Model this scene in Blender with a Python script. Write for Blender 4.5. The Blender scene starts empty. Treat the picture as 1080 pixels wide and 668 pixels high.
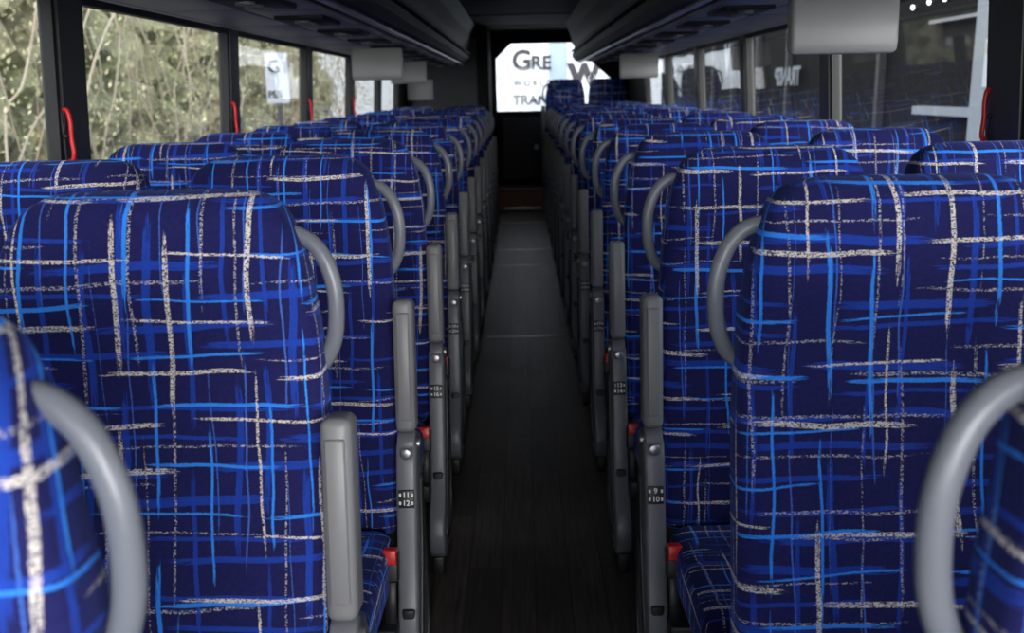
import bpy, bmesh, math, random
from mathutils import Vector, Matrix
random.seed(7)
sc = bpy.context.scene
COL = sc.collection
try:
    sc.view_settings.view_transform = 'Standard'
    sc.view_settings.look = 'None'
except Exception:
    pass

# ------------------------------------------------------------------ materials
class NT:
    def __init__(s, mat):
        s.nt = mat.node_tree; s.n = s.nt.nodes; s.l = s.nt.links
    def link(s, val, sock):
        if val is None: return
        if isinstance(val, bpy.types.NodeSocket): s.l.new(val, sock)
        else: sock.default_value = val
    def M(s, op, a, b=None, c=None, clamp=False):
        n = s.n.new('ShaderNodeMath'); n.operation = op; n.use_clamp = clamp
        s.link(a, n.inputs[0]); s.link(b, n.inputs[1]); s.link(c, n.inputs[2])
        return n.outputs[0]
    def XYZ(s, x, y, z=0.0):
        n = s.n.new('ShaderNodeCombineXYZ')
        s.link(x, n.inputs[0]); s.link(y, n.inputs[1]); s.link(z, n.inputs[2])
        return n.outputs[0]
    def noise(s, vec, scale, detail=2.0, rough=0.5):
        n = s.n.new('ShaderNodeTexNoise'); s.link(vec, n.inputs['Vector'])
        n.inputs['Scale'].default_value = scale; n.inputs['Detail'].default_value = detail
        n.inputs['Roughness'].default_value = rough
        return n.outputs['Fac']
    def white(s, vec):
        n = s.n.new('ShaderNodeTexWhiteNoise'); n.noise_dimensions = '3D'
        s.link(vec, n.inputs['Vector'])
        sp = s.n.new('ShaderNodeSeparateColor'); s.l.new(n.outputs['Color'], sp.inputs[0])
        return sp.outputs[0], sp.outputs[1], sp.outputs[2]
    def mix(s, f, a, b):
        n = s.n.new('ShaderNodeMix'); n.data_type = 'RGBA'
        s.link(f, n.inputs[0])
        for v, i in ((a, 6), (b, 7)):
            if isinstance(v, bpy.types.NodeSocket): s.l.new(v, n.inputs[i])
            else: n.inputs[i].default_value = (*v, 1)
        return n.outputs[2]

def newmat(name):
    m = bpy.data.materials.new(name); m.use_nodes = True
    return m, m.node_tree.nodes['Principled BSDF'], NT(m)

def plain(name, col, rough=0.5, metal=0.0, var=0.15, scale=12.0, bump=0.0, bscale=300, spec=0.5):
    m, b, t = newmat(name)
    tc = t.n.new('ShaderNodeTexCoord').outputs['Object']
    f = t.noise(tc, scale, 3)
    lo = tuple(c * (1 - var) for c in col); hi = tuple(min(1, c * (1 + var)) for c in col)
    t.l.new(t.mix(f, lo, hi), b.inputs['Base Color'])
    b.inputs['Roughness'].default_value = rough
    b.inputs['Metallic'].default_value = metal
    b.inputs['Specular IOR Level'].default_value = spec
    if bump:
        n = t.noise(tc, bscale, 2)
        bp = t.n.new('ShaderNodeBump'); bp.inputs['Strength'].default_value = bump
        bp.inputs['Distance'].default_value = 0.001
        t.l.new(n, bp.inputs['Height']); t.l.new(bp.outputs[0], b.inputs['Normal'])
    return m

def fabric():
    m, b, t = newmat('plaid_seat_fabric')
    uv = t.n.new('ShaderNodeUVMap'); uv.uv_map = 'UVMap'
    sp = t.n.new('ShaderNodeSeparateXYZ'); t.l.new(uv.outputs[0], sp.inputs[0])
    rnd = t.n.new('ShaderNodeObjectInfo').outputs['Random']
    U = t.M('MULTIPLY_ADD', rnd, 17.0, sp.outputs[0])
    V = t.M('MULTIPLY_ADD', rnd, 29.0, sp.outputs[1])
    vec = t.XYZ(U, V)
    edge = t.M('SUBTRACT', t.noise(vec, 260, 2), 0.5)
    stU = t.noise(t.XYZ(t.M('MULTIPLY', U, 35), t.M('MULTIPLY', V, 700)), 1.0, 1)
    stV = t.noise(t.XYZ(t.M('MULTIPLY', U, 700), t.M('MULTIPLY', V, 35)), 1.0, 1)
    def stroke(u, v, S, L, w, seed, keep):
        wob = t.noise(t.XYZ(u, v, seed * 3.7), 7, 1)
        v1 = t.M('ADD', t.M('DIVIDE', v, S), t.M('MULTIPLY', t.M('SUBTRACT', wob, 0.5), 0.018 / S))
        row = t.M('FLOOR', v1); f = t.M('FRACT', v1)
        r0, rk, _ = t.white(t.XYZ(row, seed, 0.5))
        u1 = t.M('ADD', t.M('DIVIDE', u, L), t.M('MULTIPLY', r0, 7.0))
        k = t.M('FLOOR', u1); g = t.M('FRACT', u1)
        a, bb, c = t.white(t.XYZ(row, k, seed + 3.3))
        kk, _, _ = t.white(t.XYZ(row, k, seed + 9.1))
        g5 = t.M('SUBTRACT', g, 0.5)
        cen = t.M('ADD', t.M('MULTIPLY_ADD', a, 0.4, 0.3), t.M('MULTIPLY', g5, t.M('MULTIPLY', t.M('SUBTRACT', bb, 0.5), 0.02 / S)))
        dist = t.M('MULTIPLY', t.M('ABSOLUTE', t.M('SUBTRACT', f, cen)), S)
        hl = t.M('MULTIPLY_ADD', c, 0.12, 0.38)
        e = t.M('DIVIDE', t.M('ABSOLUTE', g5), hl)
        tap = t.M('SUBTRACT', 1.0, t.M('POWER', e, 11.0))
        wd = t.M('MULTIPLY', t.M('MULTIPLY_ADD', bb, w * 0.8, w * 0.6), tap)
        wd = t.M('ADD', wd, t.M('MULTIPLY', edge, 0.0024))
        mk = t.M('DIVIDE', t.M('SUBTRACT', wd, dist), 0.0007, clamp=True)
        st = stU if u is U else stV
        thr = t.M('MULTIPLY_ADD', t.M('POWER', e, 3.0), 0.42, 0.18)
        dry = t.M('MULTIPLY', t.M('SUBTRACT', st, thr), 7.0, clamp=True)
        kp = t.M('LESS_THAN', kk, keep)
        return t.M('MULTIPLY', t.M('MULTIPLY', mk, kp), dry)
    base = t.mix(t.noise(vec, 120, 3), (0.009, 0.010, 0.072), (0.021, 0.021, 0.135))
    # woven thread look: short dashes on a fine weave grid
    cell = t.XYZ(t.M('FLOOR', t.M('DIVIDE', U, 0.0030)), t.M('FLOOR', t.M('DIVIDE', V, 0.0016)), 2.0)
    w1, w2, _ = t.white(cell)
    tex = t.M('ADD', t.M('MULTIPLY', t.noise(t.XYZ(U, V, 4.0), 420, 1), 0.72), t.M('MULTIPLY', w1, 0.28))
    dots = t.M('MULTIPLY', t.M('SUBTRACT', tex, 0.39), 8.0, clamp=True)
    dots2 = t.M('MULTIPLY', t.M('SUBTRACT', tex, 0.48), 9.0, clamp=True)
    soft = t.M('MULTIPLY_ADD', t.noise(vec, 300, 1), 0.5, 0.6)
    c = base
    def add(c, mask, col): return t.mix(mask, c, col)
    MB_ = (0.016, 0.064, 0.46); BB = (0.04, 0.29, 1.0); CR = (0.84, 0.76, 0.69)
    c = add(c, t.M('MULTIPLY', stroke(U, V, 0.044, 0.30, 0.0050, 1, 0.86), soft), MB_)
    c = add(c, t.M('MULTIPLY', stroke(V, U, 0.052, 0.30, 0.0046, 2, 0.80), soft), MB_)
    c = add(c, stroke(V, U, 0.056, 0.36, 0.0013, 3, 0.7), (0.06, 0.16, 0.62))
    c = add(c, t.M('MULTIPLY', stroke(V, U, 0.056, 0.42, 0.0021, 4, 0.68), dots2), (0.55, 0.51, 0.55))
    c = add(c, t.M('MULTIPLY', stroke(U, V, 0.060, 0.40, 0.0024, 5, 0.72), dots2), (0.55, 0.51, 0.55))
    c = add(c, stroke(U, V, 0.074, 0.26, 0.0029, 6, 0.80), BB)
    c = add(c, stroke(V, U, 0.084, 0.32, 0.0027, 7, 0.78), BB)
    c = add(c, t.M('MULTIPLY', stroke(V, U, 0.104, 0.30, 0.0033, 8, 0.80), dots), CR)
    c = add(c, t.M('MULTIPLY', stroke(U, V, 0.082, 0.27, 0.0035, 9, 0.82), dots), CR)
    t.l.new(c, b.inputs['Base Color'])
    b.inputs['Roughness'].default_value = 0.85
    b.inputs['Specular IOR Level'].default_value = 0.2
    b.inputs['Sheen Weight'].default_value = 0.22
    b.inputs['Sheen Roughness'].default_value = 0.4
    b.inputs['Sheen Tint'].default_value = (0.25, 0.36, 1, 1)
    bp = t.n.new('ShaderNodeBump'); bp.inputs['Strength'].default_value = 0.9
    bp.inputs['Distance'].default_value = 0.0016
    t.l.new(t.noise(vec, 450, 3), bp.inputs['Height']); t.l.new(bp.outputs[0], b.inputs['Normal'])
    return m

def floor_mat():
    m, b, t = newmat('dark_wood_vinyl')
    tc = t.n.new('ShaderNodeTexCoord').outputs['Object']
    sp = t.n.new('ShaderNodeSeparateXYZ'); t.l.new(tc, sp.inputs[0])
    bw = t.n.new('ShaderNodeTexBrick')
    t.l.new(t.XYZ(sp.outputs[1], sp.outputs[0]), bw.inputs['Vector'])
    bw.inputs['Scale'].default_value = 1.0
    bw.inputs['Brick Width'].default_value = 0.75; bw.inputs['Row Height'].default_value = 0.10
    bw.inputs['Mortar Size'].default_value = 0.0022
    bw.inputs['Color1'].default_value = (0.055, 0.045, 0.040, 1)
    bw.inputs['Color2'].default_value = (0.135, 0.112, 0.098, 1)
    bw.inputs['Mortar'].default_value = (0.010, 0.009, 0.009, 1)
    mp = t.XYZ(t.M('MULTIPLY', sp.outputs[0], 70), t.M('MULTIPLY', sp.outputs[1], 4))
    g = t.noise(mp, 1.0, 4, 0.7)
    col = t.mix(t.M('MULTIPLY_ADD', g, 2.4, -0.8, clamp=True), (0.024, 0.021, 0.020), bw.outputs['Color'])
    t.l.new(col, b.inputs['Base Color'])
    t.l.new(t.M('MULTIPLY_ADD', g, 0.25, 0.36), b.inputs['Roughness'])
    b.inputs['Specular IOR Level'].default_value = 0.3
    return m

def glass_mat(name, tint):
    m = bpy.data.materials.new(name); m.use_nodes = True
    t = NT(m); t.n.clear()
    o = t.n.new('ShaderNodeOutputMaterial')
    tr = t.n.new('ShaderNodeBsdfTransparent'); tr.inputs[0].default_value = (*tint, 1)
    gl = t.n.new('ShaderNodeBsdfGlossy'); gl.inputs['Roughness'].default_value = 0.02
    lw = t.n.new('ShaderNodeLayerWeight'); lw.inputs[0].default_value = 0.5
    fr = t.M('MULTIPLY_ADD', t.M('POWER', lw.outputs['Facing'], 5.0), 0.9, 0.05)
    mx = t.n.new('ShaderNodeMixShader')
    t.l.new(fr, mx.inputs[0]); t.l.new(tr.outputs[0], mx.inputs[1]); t.l.new(gl.outputs[0], mx.inputs[2])
    t.l.new(mx.outputs[0], o.inputs[0])
    return m

def foliage_mat(name, c1, c2, c3, sc_):
    m, b, t = newmat(name)
    tc = t.n.new('ShaderNodeNewGeometry').outputs['Position']
    f = t.noise(tc, sc_, 4, 0.7)
    f2 = t.M('MULTIPLY_ADD', f, 3.0, -1.0, clamp=True)
    g = t.noise(tc, sc_ * 0.25, 2)
    g2 = t.M('MULTIPLY_ADD', g, 4.0, -1.5, clamp=True)
    t.l.new(t.mix(g2, t.mix(f2, c1, c2), t.mix(f2, c1, c3)), b.inputs['Base Color'])
    b.inputs['Roughness'].default_value = 0.8
    return m

FAB = fabric()
GREY = plain('grey_armrest_plastic', (0.22, 0.22, 0.23), 0.42, var=0.08, bump=0.15, bscale=600)
GRIP = plain('grey_grip_plastic', (0.175, 0.185, 0.215), 0.33, var=0.06)
DGREY = plain('dark_side_panel_plastic', (0.14, 0.147, 0.17), 0.4, var=0.1, bump=0.1, bscale=500)
BLACK = plain('black_plastic', (0.012, 0.012, 0.014), 0.45)
RED = plain('red_button_plastic', (0.65, 0.012, 0.012), 0.35, var=0.08)
STEEL = plain('brushed_steel', (0.35, 0.35, 0.37), 0.35, 0.9)
LABW = plain('white_label_print', (0.8, 0.8, 0.8), 0.6, var=0.03)
FLOOR = floor_mat()
WALLM = plain('dark_wall_trim', (0.045, 0.047, 0.055), 0.7, bump=0.3)
POST = plain('dark_window_post', (0.035, 0.034, 0.034), 0.45)
SEAL = plain('black_rubber_seal', (0.01, 0.01, 0.01), 0.6)
CEIL = plain('dark_ceiling_lining', (0.011, 0.011, 0.013), 0.8, spec=.2)
RACKU = plain('rack_underside_panel', (0.17, 0.175, 0.20), 0.45, var=0.08)
RACKF = plain('rack_face_dark', (0.009, 0.010, 0.014), 0.6, spec=.25)
VENT = plain('vent_grey', (0.12, 0.12, 0.13), 0.5)
MONI = plain('monitor_shell_grey', (0.36, 0.355, 0.35), 0.45, var=0.04)
BROWN = plain('brown_step_carpet', (0.16, 0.08, 0.06), 0.9, var=0.3, scale=60)
GLASS = glass_mat('tinted_side_glass', (0.86, 0.88, 0.87))
GLASS2 = glass_mat('clear_rear_glass', (0.94, 0.96, 0.98))

# ------------------------------------------------------------------ mesh utils
class MB:
    """accumulates parts with materials + uv into one mesh"""
    def __init__(s):
        s.v = []; s.f = []; s.m = []; s.uv = []; s.sm = []; s.mats = []
    def mi(s, mat):
        if mat not in s.mats: s.mats.append(mat)
        return s.mats.index(mat)
    def add(s, verts, faces, mat, uvs=None, smooth=True):
        o = len(s.v); s.v += [tuple(p) for p in verts]; k = s.mi(mat)
        for i, f in enumerate(faces):
            s.f.append(tuple(o + j for j in f)); s.m.append(k); s.sm.append(smooth)
            if uvs: s.uv.append(uvs[i])
            else: s.uv.append([(verts[j][0] + verts[j][1], verts[j][2]) for j in f])
    def addbm(s, bm, mat, smooth=True):
        bm.normal_update()
        bm.verts.ensure_lookup_table(); bm.verts.index_update()
        vs = [v.co.copy() for v in bm.verts]; fs = []; uvs = []
        for f in bm.faces:
            fs.append([v.index for v in f.verts]); n = f.normal
            if abs(n.x) > 0.75: uvs.append([(v.co.y + 0.5, v.co.z) for v in f.verts])
            else: uvs.append([(v.co.x, v.co.z - v.co.y * -1.0) for v in f.verts])
        s.add(vs, fs, mat, uvs, smooth); bm.free()
    def box(s, lo, hi, mat, bev=0.0, seg=2, M=None, smooth=None):
        bm = bmesh.new(); bmesh.ops.create_cube(bm, size=1)
        for v in bm.verts:
            v.co = Vector([lo[i] + (v.co[i] + 0.5) * (hi[i] - lo[i]) for i in range(3)])
        if bev: bmesh.ops.bevel(bm, geom=bm.edges[:], offset=bev, segments=seg, profile=0.5, affect='EDGES')
        if M: bmesh.ops.transform(bm, matrix=M, verts=bm.verts)
        s.addbm(bm, mat, bool(bev) if smooth is None else smooth)
    def hexa(s, pts, mat):
        s.add(pts, [(0, 3, 2, 1), (4, 5, 6, 7), (0, 1, 5, 4), (1, 2, 6, 5), (2, 3, 7, 6), (3, 0, 4, 7)], mat, None, False)
    def prism(s, prof, x0, x1, mat, bev=0.0, seg=2, M=None):
        """profile in (y,z) extruded along x"""
        bm = bmesh.new()
        a = [bm.verts.new((x0, p[0], p[1])) for p in prof]
        f = bm.faces.new(a)
        r = bmesh.ops.extrude_face_region(bm, geom=[f])
        for v in [g for g in r['geom'] if isinstance(g, bmesh.types.BMVert)]: v.co.x = x1
        bmesh.ops.recalc_face_normals(bm, faces=bm.faces[:])
        if bev:
            es = [e for e in bm.edges if abs(e.verts[0].co.x - e.verts[1].co.x) < 1e-6]
            bmesh.ops.bevel(bm, geom=es, offset=bev, segments=seg, profile=0.5, affect='EDGES')
        if M: bmesh.ops.transform(bm, matrix=M, verts=bm.verts)
        s.addbm(bm, mat, True)
    def yprism(s, prof, y0, y1, mat, smooth=False):
        """profile in (x,z) extruded along y"""
        n = len(prof)
        vs = [(p[0], y0, p[1]) for p in prof] + [(p[0], y1, p[1]) for p in prof]
        fs = [(i, (i + 1) % n, n + (i + 1) % n, n + i) for i in range(n)]
        fs += [tuple(range(n - 1, -1, -1)), tuple(range(n, 2 * n))]
        s.add(vs, fs, mat, None, smooth)
    def cyl(s, c, axis, r, h, mat, seg=20, r2=None, bev=0.0):
        bm = bmesh.new()
        bmesh.ops.create_cone(bm, cap_ends=True, segments=seg, radius1=r, radius2=r if r2 is None else r2, depth=h)
        if bev:
            es = [e for e in bm.edges if len(e.link_faces) == 2 and any(len(f.verts) > 4 for f in e.link_faces)]
            bmesh.ops.bevel(bm, geom=es, offset=bev, segments=2, profile=0.5, affect='EDGES')
        q = Vector((0, 0, 1)).rotation_difference(Vector(axis)).to_matrix().to_4x4()
        bmesh.ops.transform(bm, matrix=Matrix.Translation(c) @ q, verts=bm.verts)
        s.addbm(bm, mat, True)
    def tube(s, pts, r, mat, seg=12, sub=6, flat=1.0):
        P = [Vector(p) for p in pts]; path = []
        for i in range(len(P) - 1):
            p0 = P[max(i - 1, 0)]; p1 = P[i]; p2 = P[i + 1]; p3 = P[min(i + 2, len(P) - 1)]
            for k in range(sub):
                u = k / sub
                path.append(0.5 * ((2 * p1) + (p2 - p0) * u + (2 * p0 - 5 * p1 + 4 * p2 - p3) * u * u + (-p0 + 3 * p1 - 3 * p2 + p3) * u ** 3))
        path.append(P[-1]); vs = []; n = len(path)
        for i, p in enumerate(path):
            tg = (path[min(i + 1, n - 1)] - path[max(i - 1, 0)]).normalized()
            ref = Vector((0, 1, 0)) if abs(tg.y) < 0.9 else Vector((1, 0, 0))
            a = tg.cross(ref).normalized(); b = tg.cross(a).normalized()
            for j in range(seg):
                an = 2 * math.pi * j / seg
                vs.append(p + a * r * math.cos(an) + b * r * flat * math.sin(an))
        fs = [(i * seg + j, i * seg + (j + 1) % seg, (i + 1) * seg + (j + 1) % seg, (i + 1) * seg + j) for i in range(n - 1) for j in range(seg)]
        fs += [tuple(range(seg - 1, -1, -1)), tuple((n - 1) * seg + j for j in range(seg))]
        s.add(vs, fs, mat)
    def mesh(s, name, mirror=False):
        me = bpy.data.meshes.new(name)
        v = [(-p[0], p[1], p[2]) for p in s.v] if mirror else s.v
        f = [tuple(reversed(q)) for q in s.f] if mirror else s.f
        me.from_pydata(v, [], f)
        for m in s.mats: me.materials.append(m)
        uvl = me.uv_layers.new(name='UVMap')
        for i, p in enumerate(me.polygons):
            p.material_index = s.m[i]; p.use_smooth = s.sm[i]
            u = s.uv[i][::-1] if mirror else s.uv[i]
            for k, li in enumerate(p.loop_indices): uvl.data[li].uv = u[k]
        me.update()
        return me
    def obj(s, name, loc=(0, 0, 0), parent=None):
        me = s.mesh(name)
        bm = bmesh.new(); bm.from_mesh(me); bmesh.ops.recalc_face_normals(bm, faces=bm.faces[:]); bm.to_mesh(me); bm.free()
        o = bpy.data.objects.new(name, me); COL.objects.link(o); o.location = loc
        if parent: o.parent = parent
        return o

def lerp_tab(tab, x):
    for (a, va), (b, vb) in zip(tab, tab[1:]):
        if a <= x <= b: return va + (vb - va) * (x - a) / (b - a)
    return tab[-1][1] if x > tab[-1][0] else tab[0][1]

# ------------------------------------------------------------------ seat
TOP = 1.277
LZ, LY, OX = .535, -.1815, .016
def seat_builder(aisle, arm_up=True, gx=0.0):
    mb = MB()
    hw = [(0, .118), (.003, .142), (.008, .160), (.016, .176), (.03, .192), (.05, .204), (.08, .217), (.12, .229), (.2, .240), (.35, .248), (.6, .251), (.87, .251)]
    dp = [(0, .012), (.003, .022), (.008, .031), (.016, .039), (.03, .047), (.05, .051), (.09, .054), (.3, .05), (.87, .055)]
    ts = [0, .003, .008, .016, .03, .05, .08, .12, .16, .2, .25, .3, .35, .42, .5, .58, .66, .74, .8, .835, .86]
    NP = 56; vs = []; UVr = []
    for t in ts:
        z = TOP - t; a = lerp_tab(hw, t); d = lerp_tab(dp, t)
        cy = 0.055 - t * 0.165 - 0.018 * math.exp(-((t - .12) / .09) ** 2) - 0.016 * math.exp(-((t - .62) / .12) ** 2)
        if t > .825: a -= .02 * (t - .825) / .035; d -= .02 * (t - .825) / .035
        ring = []
        for j in range(NP):
            an = -math.pi / 2 + 2 * math.pi * j / NP
            c, s_ = math.cos(an), math.sin(an); e = 0.42
            x = a * math.copysign(abs(c) ** e, c); y = d * math.copysign(abs(s_) ** e, s_)
            if s_ < 0:
                y += 0.012 * (1 - (x / a) ** 2) * min(1, t / .1) * (1 if t > .03 else 0.3)
            ring.append(Vector((x, cy + y, z)))
        vs += ring
        us = [0.0]
        for j in range(1, NP + 1): us.append(us[-1] + (ring[j % NP] - ring[j - 1]).length)
        UVr.append(us)
    fs = []; uv = []
    n = len(ts)
    vacc = [0]
    for i in range(1, n): vacc.append(vacc[-1] + math.hypot(ts[i] - ts[i - 1], lerp_tab(dp, ts[i]) - lerp_tab(dp, ts[i - 1])))
    for i in range(n - 1):
        for j in range(NP):
            k = (j + 1) % NP
            fs.append((i * NP + j, (i + 1) * NP + j, (i + 1) * NP + k, i * NP + k))
            T0 = T1 = 0
            if j >= NP // 2: T0 = UVr[i][NP]; T1 = UVr[i + 1][NP]
            q = [UVr[i][j] - T0, UVr[i + 1][j] - T1, UVr[i + 1][j + 1] - T1, UVr[i][j + 1] - T0]
            w = [-vacc[i], -vacc[i + 1], -vacc[i + 1], -vacc[i]]
            uv.append(list(zip(q, w)))
    fs.append(tuple(range(NP))); uv.append([(v.x, 0.01 + v.y) for v in vs[:NP]])
    lb = list(range((n - 1) * NP, n * NP))[::-1]
    fs.append(tuple(lb)); uv.append([(vs[i].x, vs[i].y) for i in lb])
    mb.add(vs, fs, FAB, uv)
    # cushion
    bm = bmesh.new(); bmesh.ops.create_cube(bm, size=1)
    for v in bm.verts:
        v.co = Vector((v.co.x * .476, -.345 + v.co.y * .44, .380 + v.co.z * .135))
        if v.co.y < -.4: v.co.z += .02
    bmesh.ops.bevel(bm, geom=bm.edges[:], offset=.042, segments=5, profile=.5, affect='EDGES')
    mb.addbm(bm, FAB)
    mb.box((-.21, -.52, .275), (.21, -.1, .315), BLACK, .008)
    if aisle:
        # hand grip
        mb.tube([(.165, .045, 1.212), (.208 + gx, .040, 1.209), (.240 + gx, .032, 1.188), (.259 + gx, .026, 1.145), (.263 + gx, .024, 1.096), (.255 + gx, .026, 1.046), (.232 + gx, .032, 1.010), (.19, .036, .996)], .0125, GRIP, 14, 8, 0.85)
        i0 = len(mb.v)
        dz = 0 if arm_up else -.075
        R = Matrix.Translation((0, -.115, .65 + dz)) @ Matrix.Rotation(-0.13 if arm_up else math.radians(96), 4, 'X')
        mb.box((.237, -.034, .022), (.282, .036, .318), GREY, .014, 4, R)
        mb.box((.245, -.0385, .05), (.274, -.030, .29), GREY, .0035, 2, R)
        mb.cyl((.259, -.118, .642 + dz), (1, 0, 0), .030, .040, DGREY, 24, bev=.004)
        mb.cyl((.259, -.150, .630 + dz), (0, -1, 0.15), .013, .02, STEEL, 16, bev=.003)
        mb.cyl((.283, -.118, .642 + dz), (1, 0, 0), .014, .012, STEEL, 16, bev=.002)
        prof = [(-.075, .655), (-.145, .650), (-.162, .610), (-.172, .570), (-.202, .440), (-.225, .34), (-.262, .25), (-.315, .20), (-.345, .145), (-.345, .095), (-.315, .06), (-.26, .045),
                (-.12, .045), (-.05, .07), (-.02, .15), (-.02, .40), (-.045, .60)]
        if not arm_up: prof = [(a, min(b, .57 + (b - .57) * .1)) for a, b in prof]
        mb.prism(prof, .236, .282, DGREY, .008, 3)
        mb.tube([(.283, -.10, .56), (.283, -.13, .40), (.283, -.22, .20), (.283, -.28, .11), (.283, -.14, .09), (.283, -.07, .2), (.283, -.08, .45), (.283, -.10, .56)], .005, BLACK, 8, 5)
        mb.box((.240, -.32, 0), (.276, -.03, .06), BLACK, .006)
        RL = Matrix.Translation((.259, LY, LZ)) @ Matrix.Rotation(-0.227, 4, 'X')
        mb.box((-.0175, -.0035, -.020), (.0175, .003, .020), BLACK, .0015, 2, RL)
        for zz in (.009, -.009):
            for xx in (-.0135, .0135):
                mb.box((xx - .0024, -.0042, zz - .0036), (xx + .0024, -.003, zz + .0036), LABW, 0, 1, RL)
        RB = Matrix.Translation((.224, -.230, .422)) @ Matrix.Rotation(-0.25, 4, 'X')
        mb.box((-.019, -.016, -.055), (.019, .016, .010), BLACK, .005, 3, RB)
        mb.box((-.016, -.020, -.016), (.016, .014, .018), RED, .004, 3, RB)
        mb.box((-.012, -.004, -.15), (.012, .004, -.05), BLACK, .001, 1, RB)
        mb.box((.245, -.250, .255), (.275, -.21, .30), BLACK, .005, 2)
        mb.box((-.22, -.30, .225), (.24, -.24, .28), BLACK, .006)
        for i in range(i0, len(mb.v)):
            p = mb.v[i]; mb.v[i] = (p[0] + OX, p[1], p[2])
    else:
        mb.box((-.24, -.30, .225), (.24, -.24, .28), BLACK, .006)
        mb.box((-.015, -.33, .03), (.015, -.20, .23), DGREY, .006)
        mb.box((-.03, -.42, 0), (.03, -.08, .035), DGREY, .008)
        RB = Matrix.Translation((.225, -.23, .46))
        mb.box((-.014, -.016, -.04), (.014, .016, .010), BLACK, .004, 2, RB)
        mb.box((-.012, -.018, -.004), (.012, .012, .016), RED, .003, 2, RB)
        mb.box((-.010, -.004, -.17), (.010, .004, -.03), BLACK, .001, 1, RB)
    return mb

SA = seat_builder(True); SR = seat_builder(True, True, .010); SD = seat_builder(True, False, .010); SW = seat_builder(False)
ME = {('A', -1): SA.mesh('bus_seat_aisle_l'), ('A', 1): SR.mesh('bus_seat_aisle_r', True), ('D', 1): SD.mesh('bus_seat_armdown_r', True),
      ('W', -1): SW.mesh('bus_seat_window_l'), ('W', 1): SW.mesh('bus_seat_window_r', True)}
for me in ME.values():
    bm = bmesh.new(); bm.from_mesh(me); bmesh.ops.recalc_face_normals(bm, faces=bm.faces[:]); bm.to_mesh(me); bm.free()
Y0, PITCH, NR = 0.58, 0.775, 14

def label(seat, side, nums):
    for i, nme in enumerate(nums):
        cu = bpy.data.curves.new('seat_number', 'FONT'); cu.body = str(nme); cu.size = .0165
        cu.align_x = 'CENTER'; cu.align_y = 'CENTER'; cu.offset = .0004; cu.extrude = .0002
        cu.materials.append(LABW)
        o = bpy.data.objects.new('seat_number', cu); COL.objects.link(o)
        o.parent = seat
        R = Matrix.Translation((-side * (.259 + OX), LY, LZ)) @ Matrix.Rotation(-0.227, 4, 'X') @ Matrix.Translation((0, -.0045, .009 - i * .018)) @ Matrix.Rotation(math.pi / 2, 4, 'X')
        o.matrix_local = R

for r in range(NR):
    y = Y0 + r * PITCH
    for side in (-1, 1):
        if r == NR - 1 and side == -1: continue
        XA = .563 if side < 0 else .538; XW = 1.082 if side < 0 else 1.063
        if side == 1 and r == 0: XA = .531
        key = 'D' if (side == 1 and r == 1) else 'A'
        yy = y - .005 if (side == 1 and r == 0) else y
        a = bpy.data.objects.new('bus_seat', ME[(key, side)]); COL.objects.link(a); a.location = (side * XA, yy, 0)
        w = bpy.data.objects.new('bus_seat', ME[('W', side)]); COL.objects.link(w); w.location = (side * XW, yy, 0)
        if r < 6:
            b0 = 4 * r + (1 if side == 1 else 3)
            label(a, side, (b0, b0 + 1))

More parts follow.
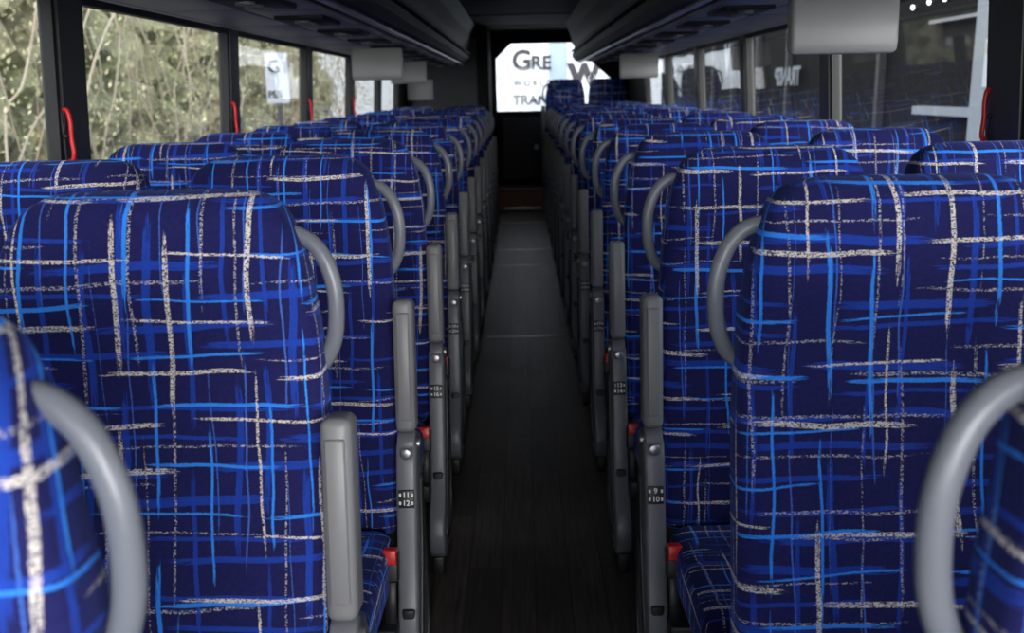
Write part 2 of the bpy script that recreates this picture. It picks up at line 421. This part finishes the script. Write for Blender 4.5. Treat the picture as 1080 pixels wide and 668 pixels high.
# ------------------------------------------------------------------ shell
YB, YE = -2.2, 12.3
f = MB(); f.box((-1.39, YB, -.05), (1.39, YE, 0), FLOOR)
fl = f.obj('floor')
f = MB()
for y in (5.4, 7.75, 8.55, 10.4): f.box((-.24, y, .0), (.24, y + .035, .004), STEEL, .0015)  # steel strips added to put bright glint lines across the aisle floor
f.obj('trim_40')
XS, XT, ZS, ZT = 1.378, 1.328, 0.93, 1.72
PYS = {-1: [-0.45, 1.2, 2.87, 4.50, 6.12, 7.70, 9.2, 10.60], 1: [-0.45, 1.13, 2.75, 4.36, 5.95, 7.5, 9.05, 10.55]}
for sgn, nm in ((-1, 'left'), (1, 'right')):
    PY = PYS[sgn]
    w = MB()
    w.box((min(sgn * XS, sgn * 1.43), YB, 0), (max(sgn * XS, sgn * 1.43), YE, ZS), WALLM)
    w.box((min(sgn * 1.345, sgn * XS), YB, ZS - .03), (max(sgn * 1.345, sgn * 1.43), YE, ZS), POST, .006)
    w.box((min(sgn * XT, sgn * 1.43), YB, ZT), (max(sgn * XT, sgn * 1.43), YE, 2.2), WALLM)
    w.hexa([(sgn * XS, 10.6, ZS), (sgn * 1.42, 10.6, ZS), (sgn * 1.42, YE, ZS), (sgn * XS, YE, ZS),
            (sgn * XT, 10.6, ZT), (sgn * 1.38, 10.6, ZT), (sgn * 1.38, YE, ZT), (sgn * XT, YE, ZT)], WALLM)
    w.obj('wall_' + nm)
    for i, y in enumerate(PY):
        p = MB(); PWID = (.078 if sgn < 0 else .095) if i == 2 else .065
        def strip(y0, y1, din, dout, mat):
            p.hexa([(sgn * (XS - din), y0, ZS), (sgn * (XS + dout), y0, ZS), (sgn * (XS + dout), y1, ZS), (sgn * (XS - din), y1, ZS),
                    (sgn * (XT - din), y0, ZT), (sgn * (XT + dout), y0, ZT), (sgn * (XT + dout), y1, ZT), (sgn * (XT - din), y1, ZT)], mat)
        strip(y - PWID, y + PWID, .012, .045, POST)
        strip(y - PWID - .02, y - PWID, .004, .03, SEAL)
        strip(y + PWID, y + PWID + .02, .004, .03, SEAL)
        p.obj('trim_%d' % (i + 1 + (10 if sgn > 0 else 0)))
        if (sgn < 0 and 2 <= i <= 5) or (sgn > 0 and i == 2):
            h = MB()
            hx = sgn * 1.346; hy = y - PWID + .004 if sgn < 0 else y + PWID - .02
            S = lambda a, b: (min(hx - sgn * a, hx - sgn * b), max(hx - sgn * a, hx - sgn * b))
            lo, hi = S(-.006, .004); h.box((lo, hy - .010, 1.235), (hi, hy + .012, 1.395), BLACK, .003, 2)
            h.tube([(hx - sgn * .002, hy, 1.385), (hx - sgn * .016, hy, 1.382), (hx - sgn * .021, hy, 1.35), (hx - sgn * .019, hy, 1.30), (hx - sgn * .021, hy, 1.26), (hx - sgn * .014, hy, 1.240), (hx - sgn * .002, hy, 1.238)], .007, RED, 10, 5)
            h.cyl((hx - sgn * .006, hy, 1.31), (0, 1, 0), .008, .026, BLACK, 14)
            h.obj('window_release_handle')
    for i in range(len(PY)):
        y0 = (PY[i - 1] + .065) if i else YB
        y1 = PY[i] - .065
        g = MB()
        o = .02
        g.add([(sgn * (XS + o), y0, ZS), (sgn * (XS + o), y1, ZS), (sgn * (XT + o), y1, ZT), (sgn * (XT + o), y0, ZT)], [(0, 1, 2, 3)], GLASS, None, False)
        g.hexa([(sgn * (XT - .001), y0, ZT - .03), (sgn * (XT + .03), y0, ZT - .03), (sgn * (XT + .03), y1, ZT - .03), (sgn * (XT - .001), y1, ZT - .03),
                (sgn * (XT - .003), y0, ZT), (sgn * (XT + .03), y0, ZT), (sgn * (XT + .03), y1, ZT), (sgn * (XT - .003), y1, ZT)], SEAL)
        g.obj('window_%d' % (i + 1 + (10 if sgn > 0 else 0)))

# ceiling
c = MB()
c.box((-1.43, YB, 2.14), (1.43, YE, 2.2), CEIL)
for y in [k * 1.55 + .3 for k in range(8)]:
    c.box((-.50, y, 2.130), (.50, y + .04, 2.141), RACKF)
c.obj('ceiling')
# luggage racks
for sgn in (-1, 1):
    r = MB()
    prof = [(1.322, 1.722), (1.20, 1.722), (.98, 1.735), (.74, 1.725), (.66, 1.715), (.605, 1.725), (.575, 1.76), (.565, 1.80), (.60, 1.85), (.575, 1.92), (.55, 2.02), (.50, 2.138), (1.322, 2.138)]
    r.yprism([(sgn * a, b) for a, b in prof], -1.3, 10.95, RACKF)
    y = -1.2
    while y < 10.1:
        yy = y + .757
        lo, hi = sorted((sgn * .99, sgn * 1.26))
        r.box((lo, y, 1.705), (hi, yy, 1.728), RACKU, .004)
        lo, hi = sorted((sgn * .70, sgn * .965))
        r.box((lo, y, 1.700), (hi, yy, 1.726), RACKU, .004)
        lo, hi = sorted((sgn * .74, sgn * .93))
        r.box((lo, y + .22, 1.686), (hi, y + .56, 1.704), RACKF, .006)
        for k in range(3):
            r.cyl((sgn * .835, y + .29 + .1 * k, 1.682), (0, 0, 1), .03, .012, VENT, 18, bev=.002)
        y += .775
    r.tube([(sgn * .562, -1.3, 1.83), (sgn * .562, 5, 1.83), (sgn * .562, 10.95, 1.83)], .012, RACKF, 10, 2)
    lo, hi = sorted((sgn * .635, sgn * .665))
    r.box((lo, -1.3, 1.706), (hi, 10.95, 1.72), STEEL, .002)
    lo, hi = sorted((sgn * 1.27, sgn * 1.30))
    r.box((lo, -1.3, 1.706), (hi, 10.95, 1.724), MONI, .002)
    r.obj('luggage_rack')

# flip-down monitors
def monitor(x, y, w=.30):
    m = MB()
    m.prism([(-.022, .182), (-.030, .03), (-.022, .005), (.0, 0), (.028, .01), (.034, .05), (.030, .182)], -w / 2, w / 2, MONI, .012, 3)
    m.box((-w / 2 + .02, .028, .035), (w / 2 - .02, .036, .17), BLACK, .002)
    m.box((-w / 2 + .01, -.029, .035), (w / 2 - .01, -.026, .037), RACKU)
    m.obj('flip_down_monitor', (x, y, 1.492))
monitor(.895, 2.80); monitor(-.86, 5.80); monitor(.92, 7.7); monitor(-.95, 8.2)

# rear wall, window, step, lavatory, rear seats
w = MB()
def rw(x0, x1, z0, z1, mat=CEIL, y0=12.2, y1=12.3): w.box((x0, y0, z0), (x1, y1, z1), mat)
rw(-1.39, 1.39, 0, 1.17); rw(-1.39, -.31, 1.17, 2.14); rw(1.16, 1.39, 1.17, 2.14); rw(-.31, 1.16, 1.99, 2.14)
w.yprism([(.62, 1.995), (1.17, 1.50), (1.17, 1.995)], 12.2, 12.3, CEIL)
w.yprism([(-.32, 1.80), (-.12, 1.995), (-.32, 1.995)], 12.2, 12.3, CEIL)
w.obj('wall_back')
g = MB(); g.add([(-.32, 12.24, 1.16), (1.17, 12.24, 1.16), (1.17, 12.24, 2.0), (-.32, 12.24, 2.0)], [(0, 1, 2, 3)], GLASS2, None, False); g.obj('window_30')
s = MB()
s.box((-.36, 11.45, 0), (1.33, 12.19, .268), BROWN, .01)
s.box((-.36, 11.44, .245), (.30, 11.48, .272), BLACK, .004)
s.box((-.24, 11.44, .02), (.22, 11.46, .05), STEEL, .003)
s.obj('rear_step')
d = MB()
d.box((-.29, 12.10, .275), (.30, 12.18, 1.17), CEIL, .01)
d.box((-.24, 12.085, .33), (.25, 12.11, 1.10), WALLM, .01)
d.box((.15, 12.06, .70), (.20, 12.09, .76), STEEL, .005)
d.obj('door_1')
l = MB()
l.box((-1.31, 11.05, 0), (-.37, 12.19, 2.118), CEIL, .015)
l.box((-1.24, 11.03, .05), (-.50, 11.06, 2.0), WALLM, .01)
l.box((-.57, 11.01, .95), (-.54, 11.04, 1.10), STEEL, .004)
l.box((-1.29, 11.01, 1.34), (-1.00, 11.035, 1.56), MONI, .006)
l.obj('lavatory_cabin')
for kx, kk in ((.538, 'A'), (1.063, 'W')):
    a = bpy.data.objects.new('bus_seat', ME[(kk, 1)]); COL.objects.link(a); a.location = (kx, 11.98, .27)

# front of bus (behind the viewpoint)
w = MB()
w.box((-1.43, -2.3, 0), (1.43, -2.2, .85), WALLM); w.box((-1.43, -2.3, 2.05), (1.43, -2.2, 2.2), WALLM)
w.box((-1.43, -2.3, .85), (-1.30, -2.2, 2.05), POST); w.box((1.30, -2.3, .85), (1.43, -2.2, 2.05), POST)
w.obj('wall_front')
d = MB(); d.box((-1.2, -2.15, 0), (1.2, -1.85, .78), BLACK, .04, 3); d.box((.35, -2.0, .7), (1.1, -1.75, .92), BLACK, .05, 3); d.obj('dashboard')

# ------------------------------------------------------------------ outside
g = MB(); g.add([(-60, -60, -1.25), (60, -60, -1.25), (60, 60, -1.25), (-60, 60, -1.25)], [(0, 1, 2, 3)], plain('asphalt', (.12, .12, .12), .9, scale=2), None, False); g.obj('ground')
HM = foliage_mat('hedge_bank_leaves', (.08, .078, .05), (.34, .31, .19), (.20, .22, .11), 5)
LM = foliage_mat('leaf_mix', (.15, .15, .08), (.76, .68, .44), (.42, .45, .22), 2.2)
BR = plain('bark', (.32, .28, .21), .9)
hv = []; hf = []; ny, nz = 120, 26
for i in range(ny):
    for j in range(nz):
        y = -8 + i * .42; z = -1.3 + j * .36
        hv.append((-7.6 - .10 * j + random.uniform(-.5, .5), y + random.uniform(-.15, .15), z + random.uniform(-.12, .12)))
for i in range(ny - 1):
    for j in range(nz - 1):
        a = i * nz + j; hf.append((a, a + nz, a + nz + 1, a + 1))
h = MB(); h.add(hv, hf, HM, None, False)
lv = []; lf = []
for i in range(36000):
    y = random.uniform(-1, 40); z = random.uniform(-1.2, 5.5); x = -6.2 - .12 * z + random.gauss(0, .55)
    if math.sin(y * 1.7) + math.sin(z * 2.3 + y) > .9 and random.random() < .6: continue
    s_ = random.uniform(.02, .055)
    a = Vector((random.gauss(0, 1), random.gauss(0, 1), random.gauss(0, 1))).normalized()
    b = a.cross(Vector((random.random(), random.random(), 1))).normalized()
    p = Vector((x, y, z)); o = len(lv)
    lv += [p - a * s_, p + b * s_ * .5, p + a * s_, p - b * s_ * .5]; lf.append((o, o + 1, o + 2, o + 3))
h.add(lv, lf, LM, None, False)
for i in range(150):
    y = random.uniform(-2, 36); x = -6.3 + random.uniform(-.7, .4)
    p = [(x, y, random.uniform(-1.3, 1.0))]
    lean = random.uniform(-.8, .8)
    for k in range(5): p.append((p[-1][0] + random.uniform(-.25, .25), p[-1][1] + lean * .5 + random.uniform(-.35, .35), p[-1][2] + random.uniform(.3, 1.1)))
    h.tube(p, random.choice((.006, .008, .011, .018)), BR, 6, 3)
h.obj('hedge')

DARKB = plain('depot_dark_cladding', (.009, .0085, .009), .8, scale=1.5, var=.5, spec=.2)
WHT = plain('white_painted_panel', (.72, .76, .80), .5, var=.05)
WHT2 = plain('weathered_white_panel', (.36, .39, .43), .6, var=.08)
INK = plain('black_sign_ink', (.01, .01, .015), .5)
BLUEW = plain('pale_blue_panel', (.30, .38, .46), .5, var=.05)
YEL = plain('yellow_notice', (.55, .42, .18), .6)

def text(parent, body, loc, size, mat, rot, off=0.0, flip=False):
    cu = bpy.data.curves.new('lettering', 'FONT'); cu.body = body; cu.size = size; cu.extrude = .005; cu.offset = off
    cu.materials.append(mat)
    o = bpy.data.objects.new('lettering', cu); COL.objects.link(o); o.location = loc; o.rotation_euler = rot
    if flip: o.scale.x = -1
    o.parent = parent
    return o
b = MB()
b.box((5.2, 2, -1.25), (5.5, 40, 5), DARKB)
b.box((5.0, 10.05, -1.25), (5.2, 10.9, 5), WHT2); b.box((5.02, 9.6, -1.25), (5.2, 10.05, 5), BLUEW)
b.box((5.05, 10.9, 1.02), (5.2, 12.6, 1.12), WHT2); b.box((4.98, 10.35, 1.35), (5.0, 10.6, 1.85), WHT); b.box((4.97, 10.4, 1.70), (4.985, 10.55, 1.82), YEL)
b.box((5.1, 10.9, 2.12), (5.2, 12.4, 2.16), STEEL)  # bar stands in for a bright band reflected in the side window
for k in range(6): b.box((5.1, 14 + 2.4 * k, -1.25), (5.2, 14.12 + 2.4 * k, 5), POST)
o = b.obj('depot_building')
RX = (math.pi / 2, 0, -math.pi / 2)
text(o, 'TRANSP', (5.1, 17.9, 1.42), .48, WHT2, RX, .01, True)  # reflection in the window glass, modelled as mirrored letters on the wall
text(o, 'V', (5.1, 24.5, 1.75), 1.0, WHT2, RX, .02)  # also a window reflection, built as a solid letter outside
LE = bpy.data.materials.new('lamp_glow'); LE.use_nodes = True
LE.node_tree.nodes['Principled BSDF'].inputs['Emission Color'].default_value = (1, .95, .85, 1)
LE.node_tree.nodes['Principled BSDF'].inputs['Emission Strength'].default_value = 6
for (yy, zz) in ((12.9, 2.36), (11.95, 2.38), (12.4, 2.38)):
    b = MB(); b.cyl((5.12, yy, zz), (1, 0, 0), .035, .06, POST, 16, bev=.01); b.cyl((5.085, yy, zz), (1, 0, 0), .028, .03, LE, 16, bev=.008)
    b.obj('wall_lamp')
b = MB()
b.box((-.9, 16.0, -1.25), (.46, 16.2, 3.2), WHT); b.box((.46, 16.05, -1.25), (.76, 16.2, 3.2), BLUEW); b.box((.76, 16.0, -1.25), (2.3, 16.2, 3.2), WHT)
o = b.obj('parked_trailer')
RF = (math.pi / 2, 0, 0)
text(o, 'G', (-.14, 15.98, 1.76), .44, INK, RF, .012); text(o, 'RE', (.17, 15.98, 1.76), .30, INK, RF, .01)
text(o, 'W O R L D', (-.12, 15.98, 1.50), .13, INK, RF, .004); text(o, 'TRANSPO', (-.14, 15.98, 1.20), .22, INK, RF, .005)
text(o, 'W', (.80, 15.98, 1.50), .46, INK, RF, .03)
b = MB(); b.box((-3.66, 14, 1.32), (-3.34, 14.05, 2.02), WHT2); b.box((-3.53, 14.03, -1.25), (-3.47, 14.09, 1.4), POST)
o = b.obj('roadside_sign'); text(o, 'G', (-3.62, 13.98, 1.75), .25, INK, RF, .004); text(o, 'PES', (-3.64, 13.98, 1.40), .14, INK, RF, .002)

# ------------------------------------------------------------------ light
W = bpy.data.worlds.new('sky'); sc.world = W; W.use_nodes = True
nt = W.node_tree; n = nt.nodes; lk = nt.links
bg = n['Background']; tc = n.new('ShaderNodeTexCoord'); sp = n.new('ShaderNodeSeparateXYZ'); lk.new(tc.outputs['Generated'], sp.inputs[0])
mr = n.new('ShaderNodeMapRange'); mr.inputs[1].default_value = .4; mr.inputs[2].default_value = -1; mr.inputs[3].default_value = 1.6; mr.inputs[4].default_value = 6.4
lk.new(sp.outputs[1], mr.inputs[0]); lk.new(mr.outputs[0], bg.inputs[1])
bg.inputs[0].default_value = (.87, .92, 1.0, 1)
L = bpy.data.lights.new('sun', 'SUN'); L.energy = 4.6; L.angle = math.radians(35); L.color = (1, .97, .93)
so = bpy.data.objects.new('sun', L); COL.objects.link(so)
so.rotation_euler = Vector((-.30, 1, -.22)).to_track_quat('-Z', 'Y').to_euler()

# ------------------------------------------------------------------ camera
cam = bpy.data.cameras.new('camera'); co = bpy.data.objects.new('camera', cam); COL.objects.link(co); sc.camera = co
F = 1000.0
cam.sensor_fit = 'HORIZONTAL'; cam.sensor_width = 36; cam.lens = 36 * F / 1080; cam.clip_start = .02
cam.dof.use_dof = True; cam.dof.focus_distance = 1.9; cam.dof.aperture_fstop = 5.0
pitch = math.atan(237 / F); yaw = math.atan(13 / F); roll = math.radians(1.25)
M = Matrix.Rotation(yaw, 4, 'Z') @ Matrix.Rotation(math.pi / 2 - pitch, 4, 'X') @ Matrix.Rotation(-roll, 4, 'Z')
co.matrix_world = Matrix.Translation((-.02, 0, 1.408)) @ M
